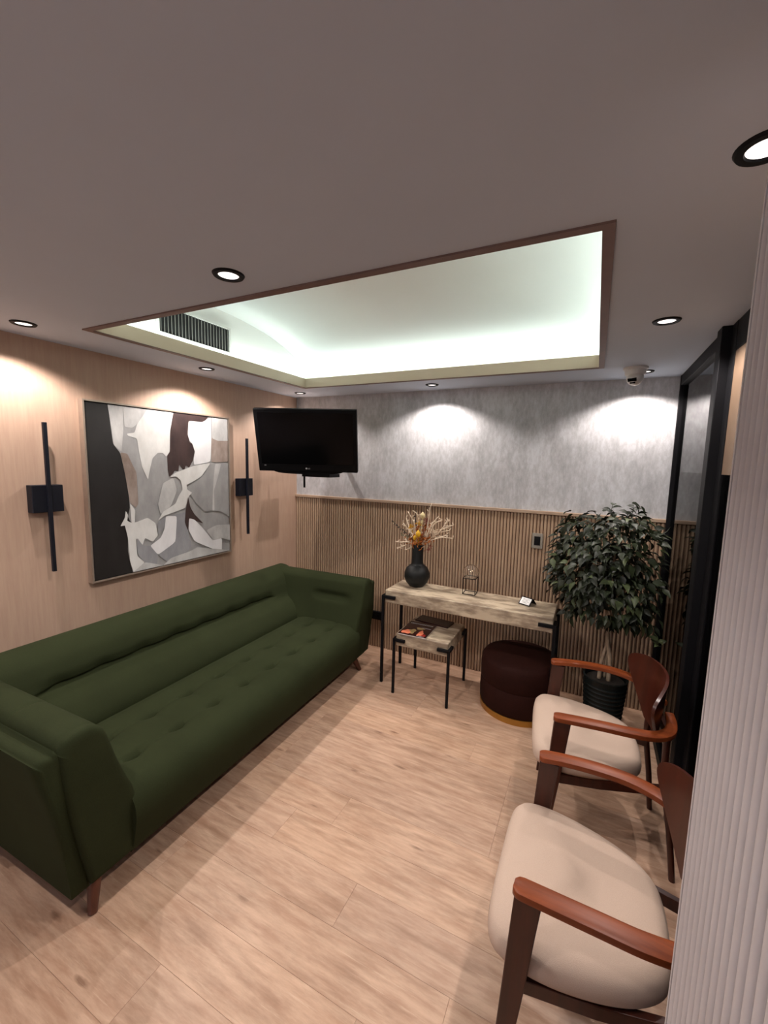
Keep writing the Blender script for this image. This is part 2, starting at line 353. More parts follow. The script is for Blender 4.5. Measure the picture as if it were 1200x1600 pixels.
# back wall: silver wallpaper above, ribbed wainscot below
bm = nb(); bb(bm, XL, 1.2, D, D+0.1, 0, ZC+0.6); wb = struct(obj('wall_back', bm, M['paper']))
ZR = 1.372
bm = nb(); bb(bm, XL, XG+0.04, D-0.006, D, 0.0, ZR-0.02); obj('groove_board', bm, M['groove'], wb)
pitch = 0.0246
def rib_mesh(mb, x, y0, z0, z1, r, dirv=(0,-1)):
    """half-round rib standing proud of a wall along dirv"""
    sec = []
    for k in range(7):
        a = PI*k/6; s = r*math.cos(a); d = r*0.95*math.sin(a)
        if dirv == (0,-1): sec.append((x+s, y0-d))
        else: sec.append((x-d, y0+s))
    lo = [mb.verts.new((p[0], p[1], z0)) for p in sec]; hi = [mb.verts.new((p[0], p[1], z1)) for p in sec]
    for k in range(6): mb.faces.new((lo[k], lo[k+1], hi[k+1], hi[k]))
    mb.faces.new(lo); mb.faces.new(hi[::-1]); mb.faces.new((lo[-1], lo[0], hi[0], hi[-1]))
bm = nb(); rib_mesh(bm, 0, 0, 0.0, ZR-0.022, 0.0095)
rib = obj('rib', bm, M['rib'], wb, smooth=True, angle=0.8)
nr = int((XG + 0.03 - XL)/pitch)
for i in range(nr):
    o = rib if i == 0 else rib.copy()
    if i: C.objects.link(o)
    o.location = (XL + 0.014 + i*pitch, D-0.006, 0)
bm = nb(); bb(bm, XL, XG+0.045, D-0.026, D, ZR-0.024, ZR); obj('chair_rail', bm, M['rail'], wb, bevel=0.003)
# rear wall behind the camera with a window
bm = nb(); 
for a in ((XL-0.1, -2.3, 0, 2.9), (-0.7, XR, 0, 2.9), (-2.3, -0.7, 0, 0.75), (-2.3, -0.7, 2.15, 2.9)): bb(bm, a[0], a[1], YB-0.1, YB, a[2], a[3])
struct(obj('wall_rear', bm, M['ceil']))
bm = nb()
for a in ((-2.3,-2.24,0.75,2.15), (-0.76,-0.7,0.75,2.15), (-2.24,-0.76,0.75,0.81), (-2.24,-0.76,2.09,2.15), (-1.53,-1.47,0.81,2.09)): bb(bm, a[0], a[1], YB-0.08, YB-0.02, a[2], a[3])
wn = struct(obj('window_1', bm, M['white']))
bm = nb(); bb(bm, -2.24, -0.76, YB-0.055, YB-0.05, 0.81, 2.09); obj('pane', bm, M['pane'], wn)

# glazed partition on the right
bm = nb(); bb(bm, 0.485, XR, 0.80, D, 0, ZC); wr = struct(obj('wall_right', bm, M['blackboard']))
bm = nb(); bb(bm, 0.478, 0.485, 0.80, 3.32, 1.69, 2.24); obj('backing_board', bm, M['beigeboard'], wr)
bm = nb(); bb(bm, 0.462, 0.468, 2.32, 3.32, 1.69, 2.24); obj('glass_pane', bm, M['pane'], wr)
bm = nb(); bb(bm, 0.462, 0.468, 2.32, 3.32, 0.05, 1.69); o = obj('glass_pane', bm, M['filmpane'], wr); o['label'] = 'dark tinted lower glass'
bm = nb(); bb(bm, 0.462, 0.472, 0.90, 2.175, 1.69, 2.18); obj('door_panel', bm, M['beigeboard'], wr)
bm = nb(); bb(bm, 0.466, 0.472, 0.86, 2.18, 0.05, 1.69); o = obj('glass_pane', bm, M['filmpane'], wr); o['label'] = 'dark tinted lower glass'
for nm, a in (('mullion', (0.439, 0.485, 3.300, D-0.027, 0, ZC)), ('top_rail', (0.442, 0.485, 2.32, 3.30, 2.235, ZC)), ('bottom_rail', (0.444, 0.485, 2.32, 3.30, 0, 0.06)),
              ('post', (0.424, 0.485, 2.25, 2.33, 0, ZC)), ('door_stile', (0.458, 0.485, 2.175, 2.25, 0, ZC)), ('door_top_rail', (0.460, 0.485, 0.86, 2.175, 2.18, ZC)),
              ('door_bottom_rail', (0.460, 0.485, 0.86, 2.175, 0, 0.10)), ('door_stile', (0.458, 0.485, 0.80, 0.90, 0, ZC))):
    bm = nb(); bb(bm, *a); obj(nm, bm, M['black'], wr, bevel=0.003)
# ribbed pier on the right, beside the camera
XCOL, YCOL = 0.1835, 0.80
bm = nb(); bb(bm, XCOL+0.004, XR, YB, YCOL, 0, ZC); wc = struct(obj('wall_column', bm, M['colgroove']))
bm = nb(); rib_mesh(bm, 0, 0, 0.0, ZC, 0.0080, (-1,0))
crib = obj('rib', bm, M['colrib'], wc, smooth=True, angle=0.8)
for i in range(46):
    o = crib if i == 0 else crib.copy()
    if i: C.objects.link(o)
    o.location = (XCOL+0.0045, YCOL - 0.016 - i*0.0243, 0)
bm = nb(); bb(bm, XCOL-0.002, XCOL+0.02, YCOL-0.004, YCOL+0.003, 0, ZC); obj('corner_bead', bm, M['colrib'], wc)

# ceiling with the cove opening
bm = nb()
t = 0.014
bb(bm, XL-0.1, HX0-t, YB-0.1, D+0.05, ZC, ZC+0.02); bb(bm, HX1+t, XR+0.5, YB-0.1, D+0.05, ZC, ZC+0.02)
bb(bm, HX0-t, HX1+t, YB-0.1, HY0-t, ZC, ZC+0.02); bb(bm, HX0-t, HX1+t, HY1+t, D+0.05, ZC, ZC+0.02)
bmesh.ops.remove_doubles(bm, verts=bm.verts, dist=1e-5)
ceil = struct(obj('ceiling', bm, M['ceil']))
# vaulted recess
bm = nb(); secs = []
cyv = (VY0+VY1)/2; hw = (VY1-VY0)/2
for x in (VX0, VX1):
    s = [(x, VY1, ZC+0.02), (x, VY1, 2.39)]
    for k in range(1, 24):
        a = PI*k/24; s.append((x, cyv + hw*math.cos(a), 2.39 + 0.30*math.sin(a)**0.85))
    s += [(x, VY0, 2.39), (x, VY0, ZC+0.02)]
    secs.append(s)
loft(bm, secs, closed=False)
bm.verts.ensure_lookup_table(); n = len(secs[0])
ob = obj('vault', bm, M['vault'], ceil, smooth=True, angle=0.7)
md = ob.modifiers.new('thick', 'SOLIDIFY'); md.thickness = 0.02; md.offset = 1
for x, dx in ((VX0, -0.02), (VX1, 0.02)):
    bm = nb(); loft(bm, [[(x, p[1], p[2]) for p in secs[0]], [(x+dx, p[1], p[2]) for p in secs[0]]]); obj('vault_end', bm, M['vault'], ceil)
bm = nb(); bb(bm, VX0-0.3, VX1+0.3, VY0-0.3, VY1+0.3, 2.75, 2.8); obj('deck', bm, M['sub'], ceil)
# wooden lip around the opening, in four boards, and brown trim below
t = 0.014; LZ = 2.372
for a in ((HX0-t, HX1+t, HY1, HY1+t), (HX0-t, HX1+t, HY0-t, HY0), (HX0-t, HX0, HY0, HY1), (HX1, HX1+t, HY0, HY1)):
    bm = nb(); bb(bm, a[0], a[1], a[2], a[3], ZC-0.001, LZ); obj('cove_lip', bm, M['lip'], ceil)
tw = 0.03
for i, a in enumerate(((HX0-tw, HX1+tw, HY0-tw, HY0), (HX0-tw, HX1+tw, HY1, HY1+0.018), (HX0-tw, HX0, HY0, HY1), (HX1, HX1+tw, HY0, HY1))):
    bm = nb(); bb(bm, a[0], a[1], a[2], a[3], ZC-0.006, ZC); obj('opening_trim', bm, M['trimbrown'], ceil)
for a in ((HX0, HX1, HY1+0.035, HY1+0.05), (HX0, HX1, HY0-0.05, HY0-0.035), (HX0-0.05, HX0-0.035, HY0, HY1), (HX1+0.035, HX1+0.05, HY0, HY1)):
    bm = nb(); bb(bm, a[0], a[1], a[2], a[3], ZC+0.02, ZC+0.028); obj('led_strip', bm, M['led'], ceil)

# ================= CEILING FIXTURES =================
GL = 'recessed round downlights in the ceiling'
dl_specs = [((-1.111, 1.063), 'round black-rimmed downlight alone in the ceiling before the near edge of the cove'),
            ((-2.388, 1.059), 'round downlight at the left edge of the photo, above the left end of the wall'),
            ((0.210, 2.091), 'round black-rimmed downlight to the right of the lit ceiling cove'),
            ((0.237, 1.064), 'large round downlight cut off by the right edge of the photo, beside the ribbed pier'),
            ((-2.376, 2.068), 'small round downlight in the ceiling strip above the painting'),
            ((-2.405, 3.106), 'tiny round downlight in the ceiling corner above the television'),
            ((-1.162, 3.107), 'small round downlight over the middle of the silver wallpaper'),
            ((0.225, 3.110), 'round downlight hidden behind the dome security camera'),
            ((-2.39, 0.03), 'downlight behind the camera along the left wall'), ((-1.11, 0.03), 'downlight behind the camera mid room')]
proto = None
for i, ((x, y), lab) in enumerate(dl_specs):
    if proto is None:
        proto = thing('downlight', lab, 'ceiling light', (x, y, ZC), 0, GL)
        bm = nb(); lathe(bm, [(0.032, -0.001), (0.034, -0.006), (0.047, -0.006), (0.051, 0.0), (0.032, 0.0)], n=32); obj('rim', bm, M['black'], proto, smooth=True, angle=0.6)
        bm = nb(); lathe(bm, [(0.0, -0.0015), (0.034, -0.0015), (0.034, 0.0), (0, 0)], n=32); obj('lens', bm, M['lens'], proto)
        lb = lamp('beam', 'SPOT', (0, 0, -0.012), (0,0,0), SPOT_W, SPOT_C, spot_size=math.radians(138), spot_blend=0.42, shadow_soft_size=0.013); lb.parent = proto
        o = proto
    else:
        o = copy_tree(proto); o.location = (x, y, ZC); o['label'] = lab


# air vent on the end wall of the recess
vt = thing('air_vent', 'white-framed air conditioning grille of vertical slats inside the lit ceiling cove', 'vent', (VX0+0.003, 1.948, 2.505))
yw, zh = 0.262, 0.075
bm = nb()
for a in ((-yw-0.012, -yw, -zh-0.012, zh+0.012), (yw, yw+0.012, -zh-0.012, zh+0.012), (-yw, yw, -zh-0.012, -zh), (-yw, yw, zh, zh+0.012)): bb(bm, 0, 0.012, a[0], a[1], a[2], a[3])
obj('frame', bm, M['white'], vt)
bm = nb(); bb(bm, -0.001, 0.001, -yw, yw, -zh, zh); obj('dark_backing', bm, M['blackboard'], vt)
bm = nb(); box(bm, (0,0,0), (0.004, 0.0035, 2*zh)); sl = obj('slat', bm, plain('vent_slat', srgb(110, 108, 104), 0.5), vt)
for i in range(22):
    o = sl if i == 0 else sl.copy()
    if i: C.objects.link(o)
    o.location = (0.0065, -yw + (i+0.5)*2*yw/22, 0)

# dome camera
cm = thing('security_camera', 'white dome security camera under the ceiling near the right end of the silver wall', 'security camera', (0.167, 2.985, ZC))
bm = nb(); lathe(bm, [(0, 0), (0.066, 0), (0.066, -0.010), (0.058, -0.016), (0.054, -0.040), (0.050, -0.044), (0, -0.044)], n=32); obj('mount_base', bm, M['white'], cm, smooth=True, angle=0.6)
bm = nb(); bmesh.ops.create_uvsphere(bm, u_segments=28, v_segments=16, radius=0.046); obj('eyeball', bm, M['white'], cm, smooth=True, loc=(0, 0, -0.058))
def facing(o, d):
    o.rotation_euler = Vector(d).to_track_quat('Y', 'Z').to_euler()
vd = Vector((-0.45, -1.0, -0.55)).normalized()
bm = nb(); bb(bm, -0.024, 0.024, -0.004, 0.006, -0.009, 0.011); o = obj('lens_window', bm, M['tvscreen'], cm, bevel=0.002, loc=Vector((0,0,-0.056)) + vd*0.041); facing(o, vd)
vd2 = Vector((-0.42, -1.0, -1.15)).normalized()
bm = nb(); bb(bm, -0.015, 0.015, -0.004, 0.004, -0.005, 0.005); o = obj('infrared_lamp', bm, M['tvscreen'], cm, bevel=0.002, loc=Vector((0,0,-0.058)) + vd2*0.044); facing(o, vd2)

# ================= LEFT WALL: painting, sconces =================
Y0, Y1, Z0, Z1 = 1.398, 2.458, 0.958, 2.022
pt = thing('framed_painting', 'large square abstract painting in grey, white and black in a thin silver frame', 'painting', (XL, (Y0+Y1)/2, Z0))
fd = 0.045; fw = 0.009
def ybb(bm, x0, x1, y0, y1, z0, z1): bb(bm, x0, x1, y0-(Y0+Y1)/2, y1-(Y0+Y1)/2, z0-Z0, z1-Z0)
for a in ((Y0, Y1, Z1-fw, Z1), (Y0, Y1, Z0, Z0+fw), (Y0, Y0+fw, Z0+fw, Z1-fw), (Y1-fw, Y1, Z0+fw, Z1-fw)):
    bm = nb(); ybb(bm, 0.001, fd, a[0], a[1], a[2], a[3]); obj('frame_bar', bm, M['silver'], pt)
bm = nb(); ybb(bm, 0.001, 0.028, Y0+fw, Y1-fw, Z0+fw, Z1-fw); obj('shadow_gap', bm, M['black'], pt)
def paintmat(n, a, b, s=6):
    k = N(n); k.base(a, 0.45)
    f = k.noise(k.coord((1, 2.0, 1.0)), s, 6, 0.6); k.l(k.ramp(f, [(0.3, a), (0.7, b)]), k.b.inputs['Base Color']); k.bump(f, 0.15, 0.002); return k.m
PM = {'b': paintmat('paint_black', srgb(26, 24, 24), srgb(38, 36, 36)), 'l': paintmat('paint_light', srgb(170, 170, 170), srgb(206, 206, 204)),
      'w': paintmat('paint_white', srgb(205, 205, 202), srgb(228, 228, 226)), 'W': paintmat('paint_bright', srgb(222, 222, 224), srgb(238, 238, 240)),
      't': paintmat('paint_taupe', srgb(128, 112, 102), srgb(172, 158, 150)), 'd': paintmat('paint_umber', srgb(50, 38, 38), srgb(72, 56, 54)),
      'g': paintmat('paint_grey', srgb(146, 146, 146), srgb(170, 170, 170)), 'h': paintmat('paint_slate', srgb(134, 135, 140), srgb(158, 159, 162))}
keys = ['g', 'b', 'l', 'w', 'W', 't', 'd', 'h']
pm = nb(); gy = 0.011
cy0, cy1, cz0, cz1 = Y0+gy-(Y0+Y1)/2, Y1-gy-(Y0+Y1)/2, gy, Z1-Z0-gy
cy0 += 0.004; cy1 -= 0.004; cz0 += 0.004; cz1 -= 0.004
bb(pm, 0.028, 0.038, cy0, cy1, cz0, cz1)
for i, (kk, pl) in enumerate(ART):
    pts = [(a, b) for a, b in pl]
    snap = lambda v: 0.0 if v < 0.03 else (1.0 if v > 0.97 else v)
    pts = [(snap(a), snap(b)) for a, b in pts]
    q = []; n_ = len(pts)
    for k in range(n_):                                      # round the corners a little, keep those on the border
        p0, p1, p2 = pts[k-1], pts[k], pts[(k+1) % n_]
        if p1[0] in (0.0, 1.0) or p1[1] in (0.0, 1.0): q.append(p1)
        else:
            q.append((p1[0]*0.84+p0[0]*0.16, p1[1]*0.84+p0[1]*0.16)); q.append((p1[0]*0.94+(p0[0]+p2[0])*0.03, p1[1]*0.94+(p0[1]+p2[1])*0.03)); q.append((p1[0]*0.84+p2[0]*0.16, p1[1]*0.84+p2[1]*0.16))
    x = 0.0384 + 0.00025*i
    co = [Vector((x, cy0 + (cy1-cy0)*a, cz0 + (cz1-cz0)*b)) for a, b in q]
    vs = [pm.verts.new(c) for c in co]
    from mathutils.geometry import tessellate_polygon
    for tr in tessellate_polygon([[Vector((c.y, c.z, 0)) for c in co]]):
        if len(set(tr)) < 3: continue
        a, b, c = tr
        if (co[b].y-co[a].y)*(co[c].z-co[a].z)-(co[b].z-co[a].z)*(co[c].y-co[a].y) < 0: a, b = b, a
        try: f = pm.faces.new((vs[a], vs[b], vs[c])); f.material_index = keys.index(kk)
        except ValueError: pass
me_fix = True
obj('painted_canvas', pm, [PM[k] for k in keys], pt, recalc=False)

def sconce(y, lab):
    t_ = thing('wall_sconce', lab, 'wall light', (XL, y, 1.474), 0, 'black bar sconces beside the painting')
    bm = nb(); bb(bm, 0.0, 0.055, -0.072, 0.072, -0.072, 0.072); obj('mount_box', bm, M['navy'], t_, bevel=0.003)
    bm = nb(); bb(bm, 0.055, 0.073, -0.009, 0.009, -0.392, 0.398); obj('light_bar', bm, M['navy'], t_, bevel=0.002)
    return t_
sconce(1.198, 'black bar wall sconce with square box, left of the painting')
sconce(2.622, 'black bar wall sconce with square box, between painting and television')

# ================= TELEVISION =================
tvl = thing('television', 'flat black television hung in the corner and tilted down on a wall arm', 'television', (-1.997, 2.652, 1.85))
tvl.rotation_euler = (0, 0, 0)
yaw_t, tl, W2, H2 = 0.400, 0.276, 0.392, 0.243
r_ = Vector((math.cos(yaw_t), math.sin(yaw_t), 0)); n_ = Vector((math.sin(yaw_t), -math.cos(yaw_t), 0))
up_ = math.cos(tl)*Vector((0,0,1)) + math.sin(tl)*n_; nn_ = r_.cross(up_)     # nn_ points at viewer
mt = Matrix((r_, -nn_, up_)).transposed()       # local X right, Y away from viewer, Z up
tvl.rotation_euler = mt.to_euler()
bm = nb(); bb(bm, -W2, W2, 0.0, 0.045, -H2, H2); obj('casing', bm, M['tvbody'], tvl, bevel=0.006)
bm = nb(); bb(bm, -W2+0.03, W2-0.03, -0.0015, 0.002, -H2+0.062, H2-0.028); obj('screen', bm, M['tvscreen'], tvl)
bm = nb(); bb(bm, -0.25, 0.25, 0.045, 0.085, -0.16, 0.16); obj('rear_housing', bm, M['tvbody'], tvl, bevel=0.01)
bm = nb()
loft(bm, [[(x, yy, z) for yy, z in ((0.004, -H2+0.004), (0.040, -H2+0.004), (0.040, -H2-0.016*max(0, 1-(x/0.27)**2)**0.5-0.002), (0.004, -H2-0.020*max(0, 1-(x/0.27)**2)**0.5-0.002))] for x in [(-0.27 + 0.54*k/16) for k in range(17)]])
obj('speaker_bar', bm, M['tvbody'], tvl, smooth=True, angle=0.6)
bm = nb(); bmesh.ops.create_circle(bm, cap_ends=True, radius=0.007, segments=16); o = obj('badge', bm, M['logo'], tvl, loc=(-0.012, -0.0009, -H2+0.028)); o.rotation_euler = (PI/2, 0, 0)
def text(s, size, mat, parent, loc, rot, name='lettering', al='CENTER'):
    c = bpy.data.curves.new(name, 'FONT'); c.body = s; c.size = size; c.align_x = al; c.extrude = 0.0002; c.materials.append(mat)
    tmp = bpy.data.objects.new(name, c); C.objects.link(tmp); bpy.context.view_layer.update()
    me = bpy.data.meshes.new_from_object(tmp.evaluated_get(bpy.context.evaluated_depsgraph_get())); bpy.data.objects.remove(tmp)
    o = bpy.data.objects.new(name, me); C.objects.link(o)
    o.parent = parent; o.location = loc; o.rotation_euler = rot; return o
text('LG', 0.016, M['logo'], tvl, (0.008, -0.0012, -H2+0.0225), (PI/2, 0, 0))
text('HD', 0.010, M['logo'], tvl, (-W2+0.055, -0.0012, -H2+0.045), (PI/2, 0, 0))
bm = nb(); bb(bm, W2-0.24, W2-0.05, -0.001, 0.001, -H2+0.046, -H2+0.049); obj('trim_line', bm, M['tvbody'], tvl)
# wall arm that carries it
am = thing('television_bracket', 'black steel wall bracket and arm behind and below the television', 'bracket', (-2.02, 3.35, 1.80))
bm = nb(); bb(bm, -0.22, -0.06, -0.012, 0, -0.12, 0.16); obj('wall_plate', bm, M['black'], am, bevel=0.002)
bm = nb(); tube(bm, [(-0.14, -0.01, 0.02), (-0.10, -0.25, 0.0), (0.0, -0.56, 0.01)], 0.017, 8); obj('arm', bm, M['black'], am)
bm = nb(); tube(bm, [(-0.25, -0.36, 0.0), (-0.25, -0.36, -0.33)], 0.009, 8); tube(bm, [(0, -0.36, 0.0), (-0.25, -0.36, 0.0)], 0.009, 8); obj('drop_rod', bm, M['black'], am)
bm = nb(); bb(bm, -0.23, 0.05, -0.42, -0.26, -0.232, -0.205); obj('shelf_plate', bm, M['black'], am, bevel=0.002)

# ================= SOFA =================
sofa = thing('sofa', 'long dark green tufted three-seat sofa on splayed wooden legs along the left wall', 'sofa', (-2.55, 0.60, 0), math.radians(1.5))
def g(v, s): return math.exp(-(v/s)**2)
TY = [0.42, 0.645, 0.87, 1.095, 1.32, 1.545, 1.77, 1.99]
# seat block with tufted top and rolled front
YS0, YS1 = 0.29, 2.13
prof = cat([(0.44, 0, 0.14), (0.46, 0, 0.37), (0.50, 0, 0.415), (0.60, 0, 0.43), (0.76, 0, 0.435), (0.92, 0, 0.43), (1.00, 0, 0.412), (1.045, 0, 0.365), (1.055, 0, 0.30), (1.035, 0, 0.20), (1.015, 0, 0.145), (1.00, 0, 0.140)], 11)
secs = []; NS = 150
for i in range(NS+1):
    y_ = YS0 + (YS1-YS0)*i/NS; s = []
    for p in prof:
        x, z = p.x, p.z; d = 0
        if z > 0.39:
            for X0 in (0.655, 0.855):
                d += 0.007*g(x-X0, 0.008)
                for ty in TY: d += 0.030*g(x-X0, 0.013)*g(y_-ty, 0.038) + 0.014*g(x-X0, 0.06)*g(y_-ty, 0.075)
            for ty in TY: d += 0.0022*g(y_-ty, 0.010)*(1 if 0.60 < x < 0.93 else 0.3)
        s.append((x, y_, z-d))
    secs.append(s)
bm = nb(); loft(bm, secs); obj('seat', bm, M['green'], sofa, smooth=True, angle=1.2)
# backrest: two horizontal rolls pulled in along a seam
bp = cat([(0.06, 0, 0.14), (0.045, 0, 0.50), (0.04, 0, 0.68), (0.055, 0, 0.74), (0.11, 0, 0.772), (0.19, 0, 0.765), (0.255, 0, 0.72), (0.290, 0, 0.665), (0.310, 0, 0.615), (0.322, 0, 0.585), (0.345, 0, 0.555), (0.40, 0, 0.52), (0.445, 0, 0.47), (0.468, 0, 0.42), (0.47, 0, 0.36), (0.47, 0, 0.14)], 10)
secs = []; BY0, BY1 = 0.06, 2.34
for i in range(NS+1):
    y_ = BY0 + (BY1-BY0)*i/NS; s = []
    e = min(1, max(0, (y_-0.30)/0.15))*min(1, max(0, (2.02-y_)/0.10))
    for p in bp:
        x, z = p.x, p.z; k = (g(z-0.586, 0.010) + 0.45*g(z-0.586, 0.035))*(1 if x > 0.2 else 0)
        d = e*0.042*k
        for ty in TY: d += e*0.016*g(z-0.59, 0.045)*g(y_-ty, 0.05)*(1 if x > 0.2 else 0)
        s.append((x-d, y_, z+0.3*d*(1 if z < 0.58 else -0.2)))
    secs.append(s)
bm = nb(); loft(bm, secs); obj('backrest', bm, M['green'], sofa, smooth=True, angle=1.2)
# flared arms: padded inner cushion inside a slightly lower outer shell
def arm(side):
    FL = 1.0 if side < 0 else 0.25            # the far arm stands more upright
    def yy(v, z=0.7): return v if side < 0 else 2.41 - v - 0*z
    sh = cat([(0, -0.012+0.097*FL, 0.12), (0, -0.012+0.057*FL, 0.40), (0, -0.012, 0.690), (0, -0.008, 0.715), (0, 0.010, 0.727), (0, 0.035, 0.722), (0, 0.060, 0.700), (0, 0.13, 0.30), (0, 0.15, 0.12)], 5)
    secs = []
    for X in (0.035, 0.045, 0.2, 0.6, 0.98, 1.015, 1.028, 1.032):
        ins = {0.035: 0.018, 0.045: 0.004, 1.028: 0.007, 1.032: 0.02}.get(X, 0.0)
        cy = 0.065; cz = 0.42
        secs.append([(X - (0.00 if p.z > 0.5 else (0.5-p.z)*0.10)*(1 if X > 0.5 else 0), yy(p.y + (cy-p.y)*ins/0.08), p.z + (cz-p.z)*ins/0.30) for p in sh])
    bm = nb(); loft(bm, secs); obj('arm_shell', bm, M['green'], sofa, smooth=True, angle=1.0)
    cu = cat([(0, 0.14, 0.145), (0, 0.085, 0.42), (0, 0.052, 0.690), (0, 0.052, 0.725), (0, 0.075, 0.757), (0, 0.12, 0.768), (0, 0.165, 0.762), (0, 0.198, 0.735), (0, 0.215, 0.69), (0, 0.240, 0.60), (0, 0.275, 0.50), (0, 0.305, 0.42), (0, 0.320, 0.33), (0, 0.31, 0.145)], 6)
    secs = []; XS = [0.10 + 0.93*k/110 for k in range(110)] + [1.033, 1.040, 1.044, 1.045]
    for X in XS:
        ins = {1.033: 0.004, 1.040: 0.012, 1.044: 0.022, 1.045: 0.034}.get(X, 0.0)
        s = []
        for p in cu:
            y_, z_ = p.y, p.z
            if side < 0:
                sm = 0.006*(g(X-0.40, 0.008) + g(X-0.70, 0.008)) + 0.005*g(X-1.005, 0.007)
                if z_ > 0.55: z_ -= sm; 
            e = min(1, max(0, (X-0.56)/0.08))*min(1, max(0, (0.95-X)/0.08))
            if y_ > 0.17: y_ -= e*0.030*g(z_-0.615, 0.028)
            if z_ < 0.6: Xo = X - (0.6-z_)*0.04*(1 if X > 0.9 else 0)
            else: Xo = X
            s.append((Xo, yy(y_ + (0.17-y_)*ins/0.12), z_ + (0.45-z_)*ins/0.30))
        secs.append(s)
    bm = nb(); loft(bm, secs); obj('arm_cushion', bm, M['green'], sofa, smooth=True, angle=1.2)
arm(-1); arm(1)
bm = nb(); bb(bm, 0.08, 0.99, 0.13, 2.28, 0.125, 0.16); obj('base_frame', bm, M['blackboard'], sofa)
for X, Y_, dx, dy in ((0.93, 0.20, 0.055, -0.05), (0.93, 2.21, 0.055, 0.05), (0.15, 0.20, -0.04, -0.05), (0.15, 2.21, -0.04, 0.05)):
    bm = nb(); tube(bm, [(0, 0, 0.15), (dx, dy, 0.0)], [0.030, 0.016], 16); obj('leg', bm, M['darkwood'], sofa, smooth=True, angle=0.8, loc=(X, Y_, 0))

# ================= CONSOLE TABLE AND NESTED STOOL =================
def slab_table(name, lab, catg, x0, x1, y0, y1, z0, z1, br, zb, lw=0.020):
    cx, cy = (x0+x1)/2, (y0+y1)/2
    t_ = thing(name, lab, catg, (cx, cy, 0)); hx, hy = (x1-x0)/2, (y1-y0)/2
    bm = nb(); bb(bm, -hx, hx, -hy, hy, z0, z1); obj('table_top', bm, M['table'], t_, bevel=0.006)
    for sx in (-1, 1):
        for sy in (-1, 1):
            px, py = sx*(hx+lw/2+0.001), sy*(hy+lw/2+0.001)
            bm = nb(); bb(bm, px-lw/2, px+lw/2, py-lw/2, py+lw/2, 0, zb+0.010); leg = obj('leg', bm, M['black'], t_, bevel=0.0015)
            bm = nb(); xa, xb = sorted((px, px-sx*br)); bb(bm, xa, xb, py-lw/2, py+lw/2-0.0005, zb-0.012, zb+0.010)
            ya, yb_ = sorted((py, py-sy*br)); bb(bm, px-lw/2, px+lw/2, ya, yb_, zb-0.012, zb+0.010); obj('bracket', bm, M['black'], t_, bevel=0.0015)
    return t_
slab_table('console_table', 'long weathered-oak console table with black bracket legs against the ribbed wall', 'table', -1.372, -0.172, 2.815, 3.145, 0.640, 0.740, 0.10, 0.690)
slab_table('nesting_stool', 'small weathered-oak stool table with black legs tucked under the console', 'table', -1.225, -0.828, 2.712, 3.125, 0.368, 0.463, 0.085, 0.415, 0.018)

# magazines on the stool
mg = thing('magazine', 'dark red glossy magazine with food photographs lying on the small stool table', 'magazine', (-1.105, 2.845, 0.4635), 0.03)
bm = nb(); bb(bm, -0.105, 0.105, -0.135, 0.135, 0, 0.006); obj('pages', bm, M['paper_white'], mg)
bm = nb(); bb(bm, -0.107, 0.107, -0.137, 0.137, 0.006, 0.0072); obj('cover', bm, M['magcover'], mg)
def blob(cx, cy, rx, ry, mat, z, nm):
    bm = nb(); vs = []
    for k in range(18):
        a = 2*PI*k/18; q = 1 + 0.18*math.sin(3*a+cx*50) + 0.1*math.sin(5*a)
        vs.append(bm.verts.new((cx+rx*q*math.cos(a), cy+ry*q*math.sin(a), z)))
    bm.faces.new(vs); r = bmesh.ops.extrude_face_region(bm, geom=bm.faces[:]); bmesh.ops.translate(bm, vec=(0,0,0.0002), verts=[v for v in r['geom'] if isinstance(v, bmesh.types.BMVert)])
    obj(nm, bm, M[mat], mg)
blob(-0.062, -0.085, 0.034, 0.036, 'skin1', 0.0073, 'cover_photo'); blob(-0.028, -0.06, 0.030, 0.042, 'skin2', 0.0072, 'cover_photo')
blob(0.045, -0.075, 0.020, 0.050, 'skin1', 0.0073, 'cover_photo'); blob(0.015, 0.01, 0.03, 0.02, 'skin2', 0.0072, 'cover_photo'); blob(0.075, -0.10, 0.018, 0.02, 'red', 0.0072, 'cover_photo')
random.seed(9)
bm = nb(); xx = -0.09
while xx < 0.085:
    wv = random.choice((0.007, 0.009, 0.011)); bb(bm, xx, xx+wv*0.5, 0.082, 0.102, 0.0073, 0.0075); bb(bm, xx, xx+wv, 0.098, 0.102, 0.0073, 0.0075); xx += wv + 0.004
bb(bm, 0.03, 0.09, -0.128, -0.124, 0.0073, 0.0075); bb(bm, 0.02, 0.09, 0.03, 0.034, 0.0073, 0.0075); obj('title_print', bm, M['logo'], mg)['kind'] = 'stuff'
mg2 = thing('magazine', 'dark magazine behind the red glossy one, at the back of the small stool table', 'magazine', (-1.05, 3.045, 0.4635), -0.1)
bm = nb(); bb(bm, -0.14, 0.14, -0.055, 0.07, 0, 0.012); obj('pages', bm, M['magcover'], mg2, bevel=0.001)

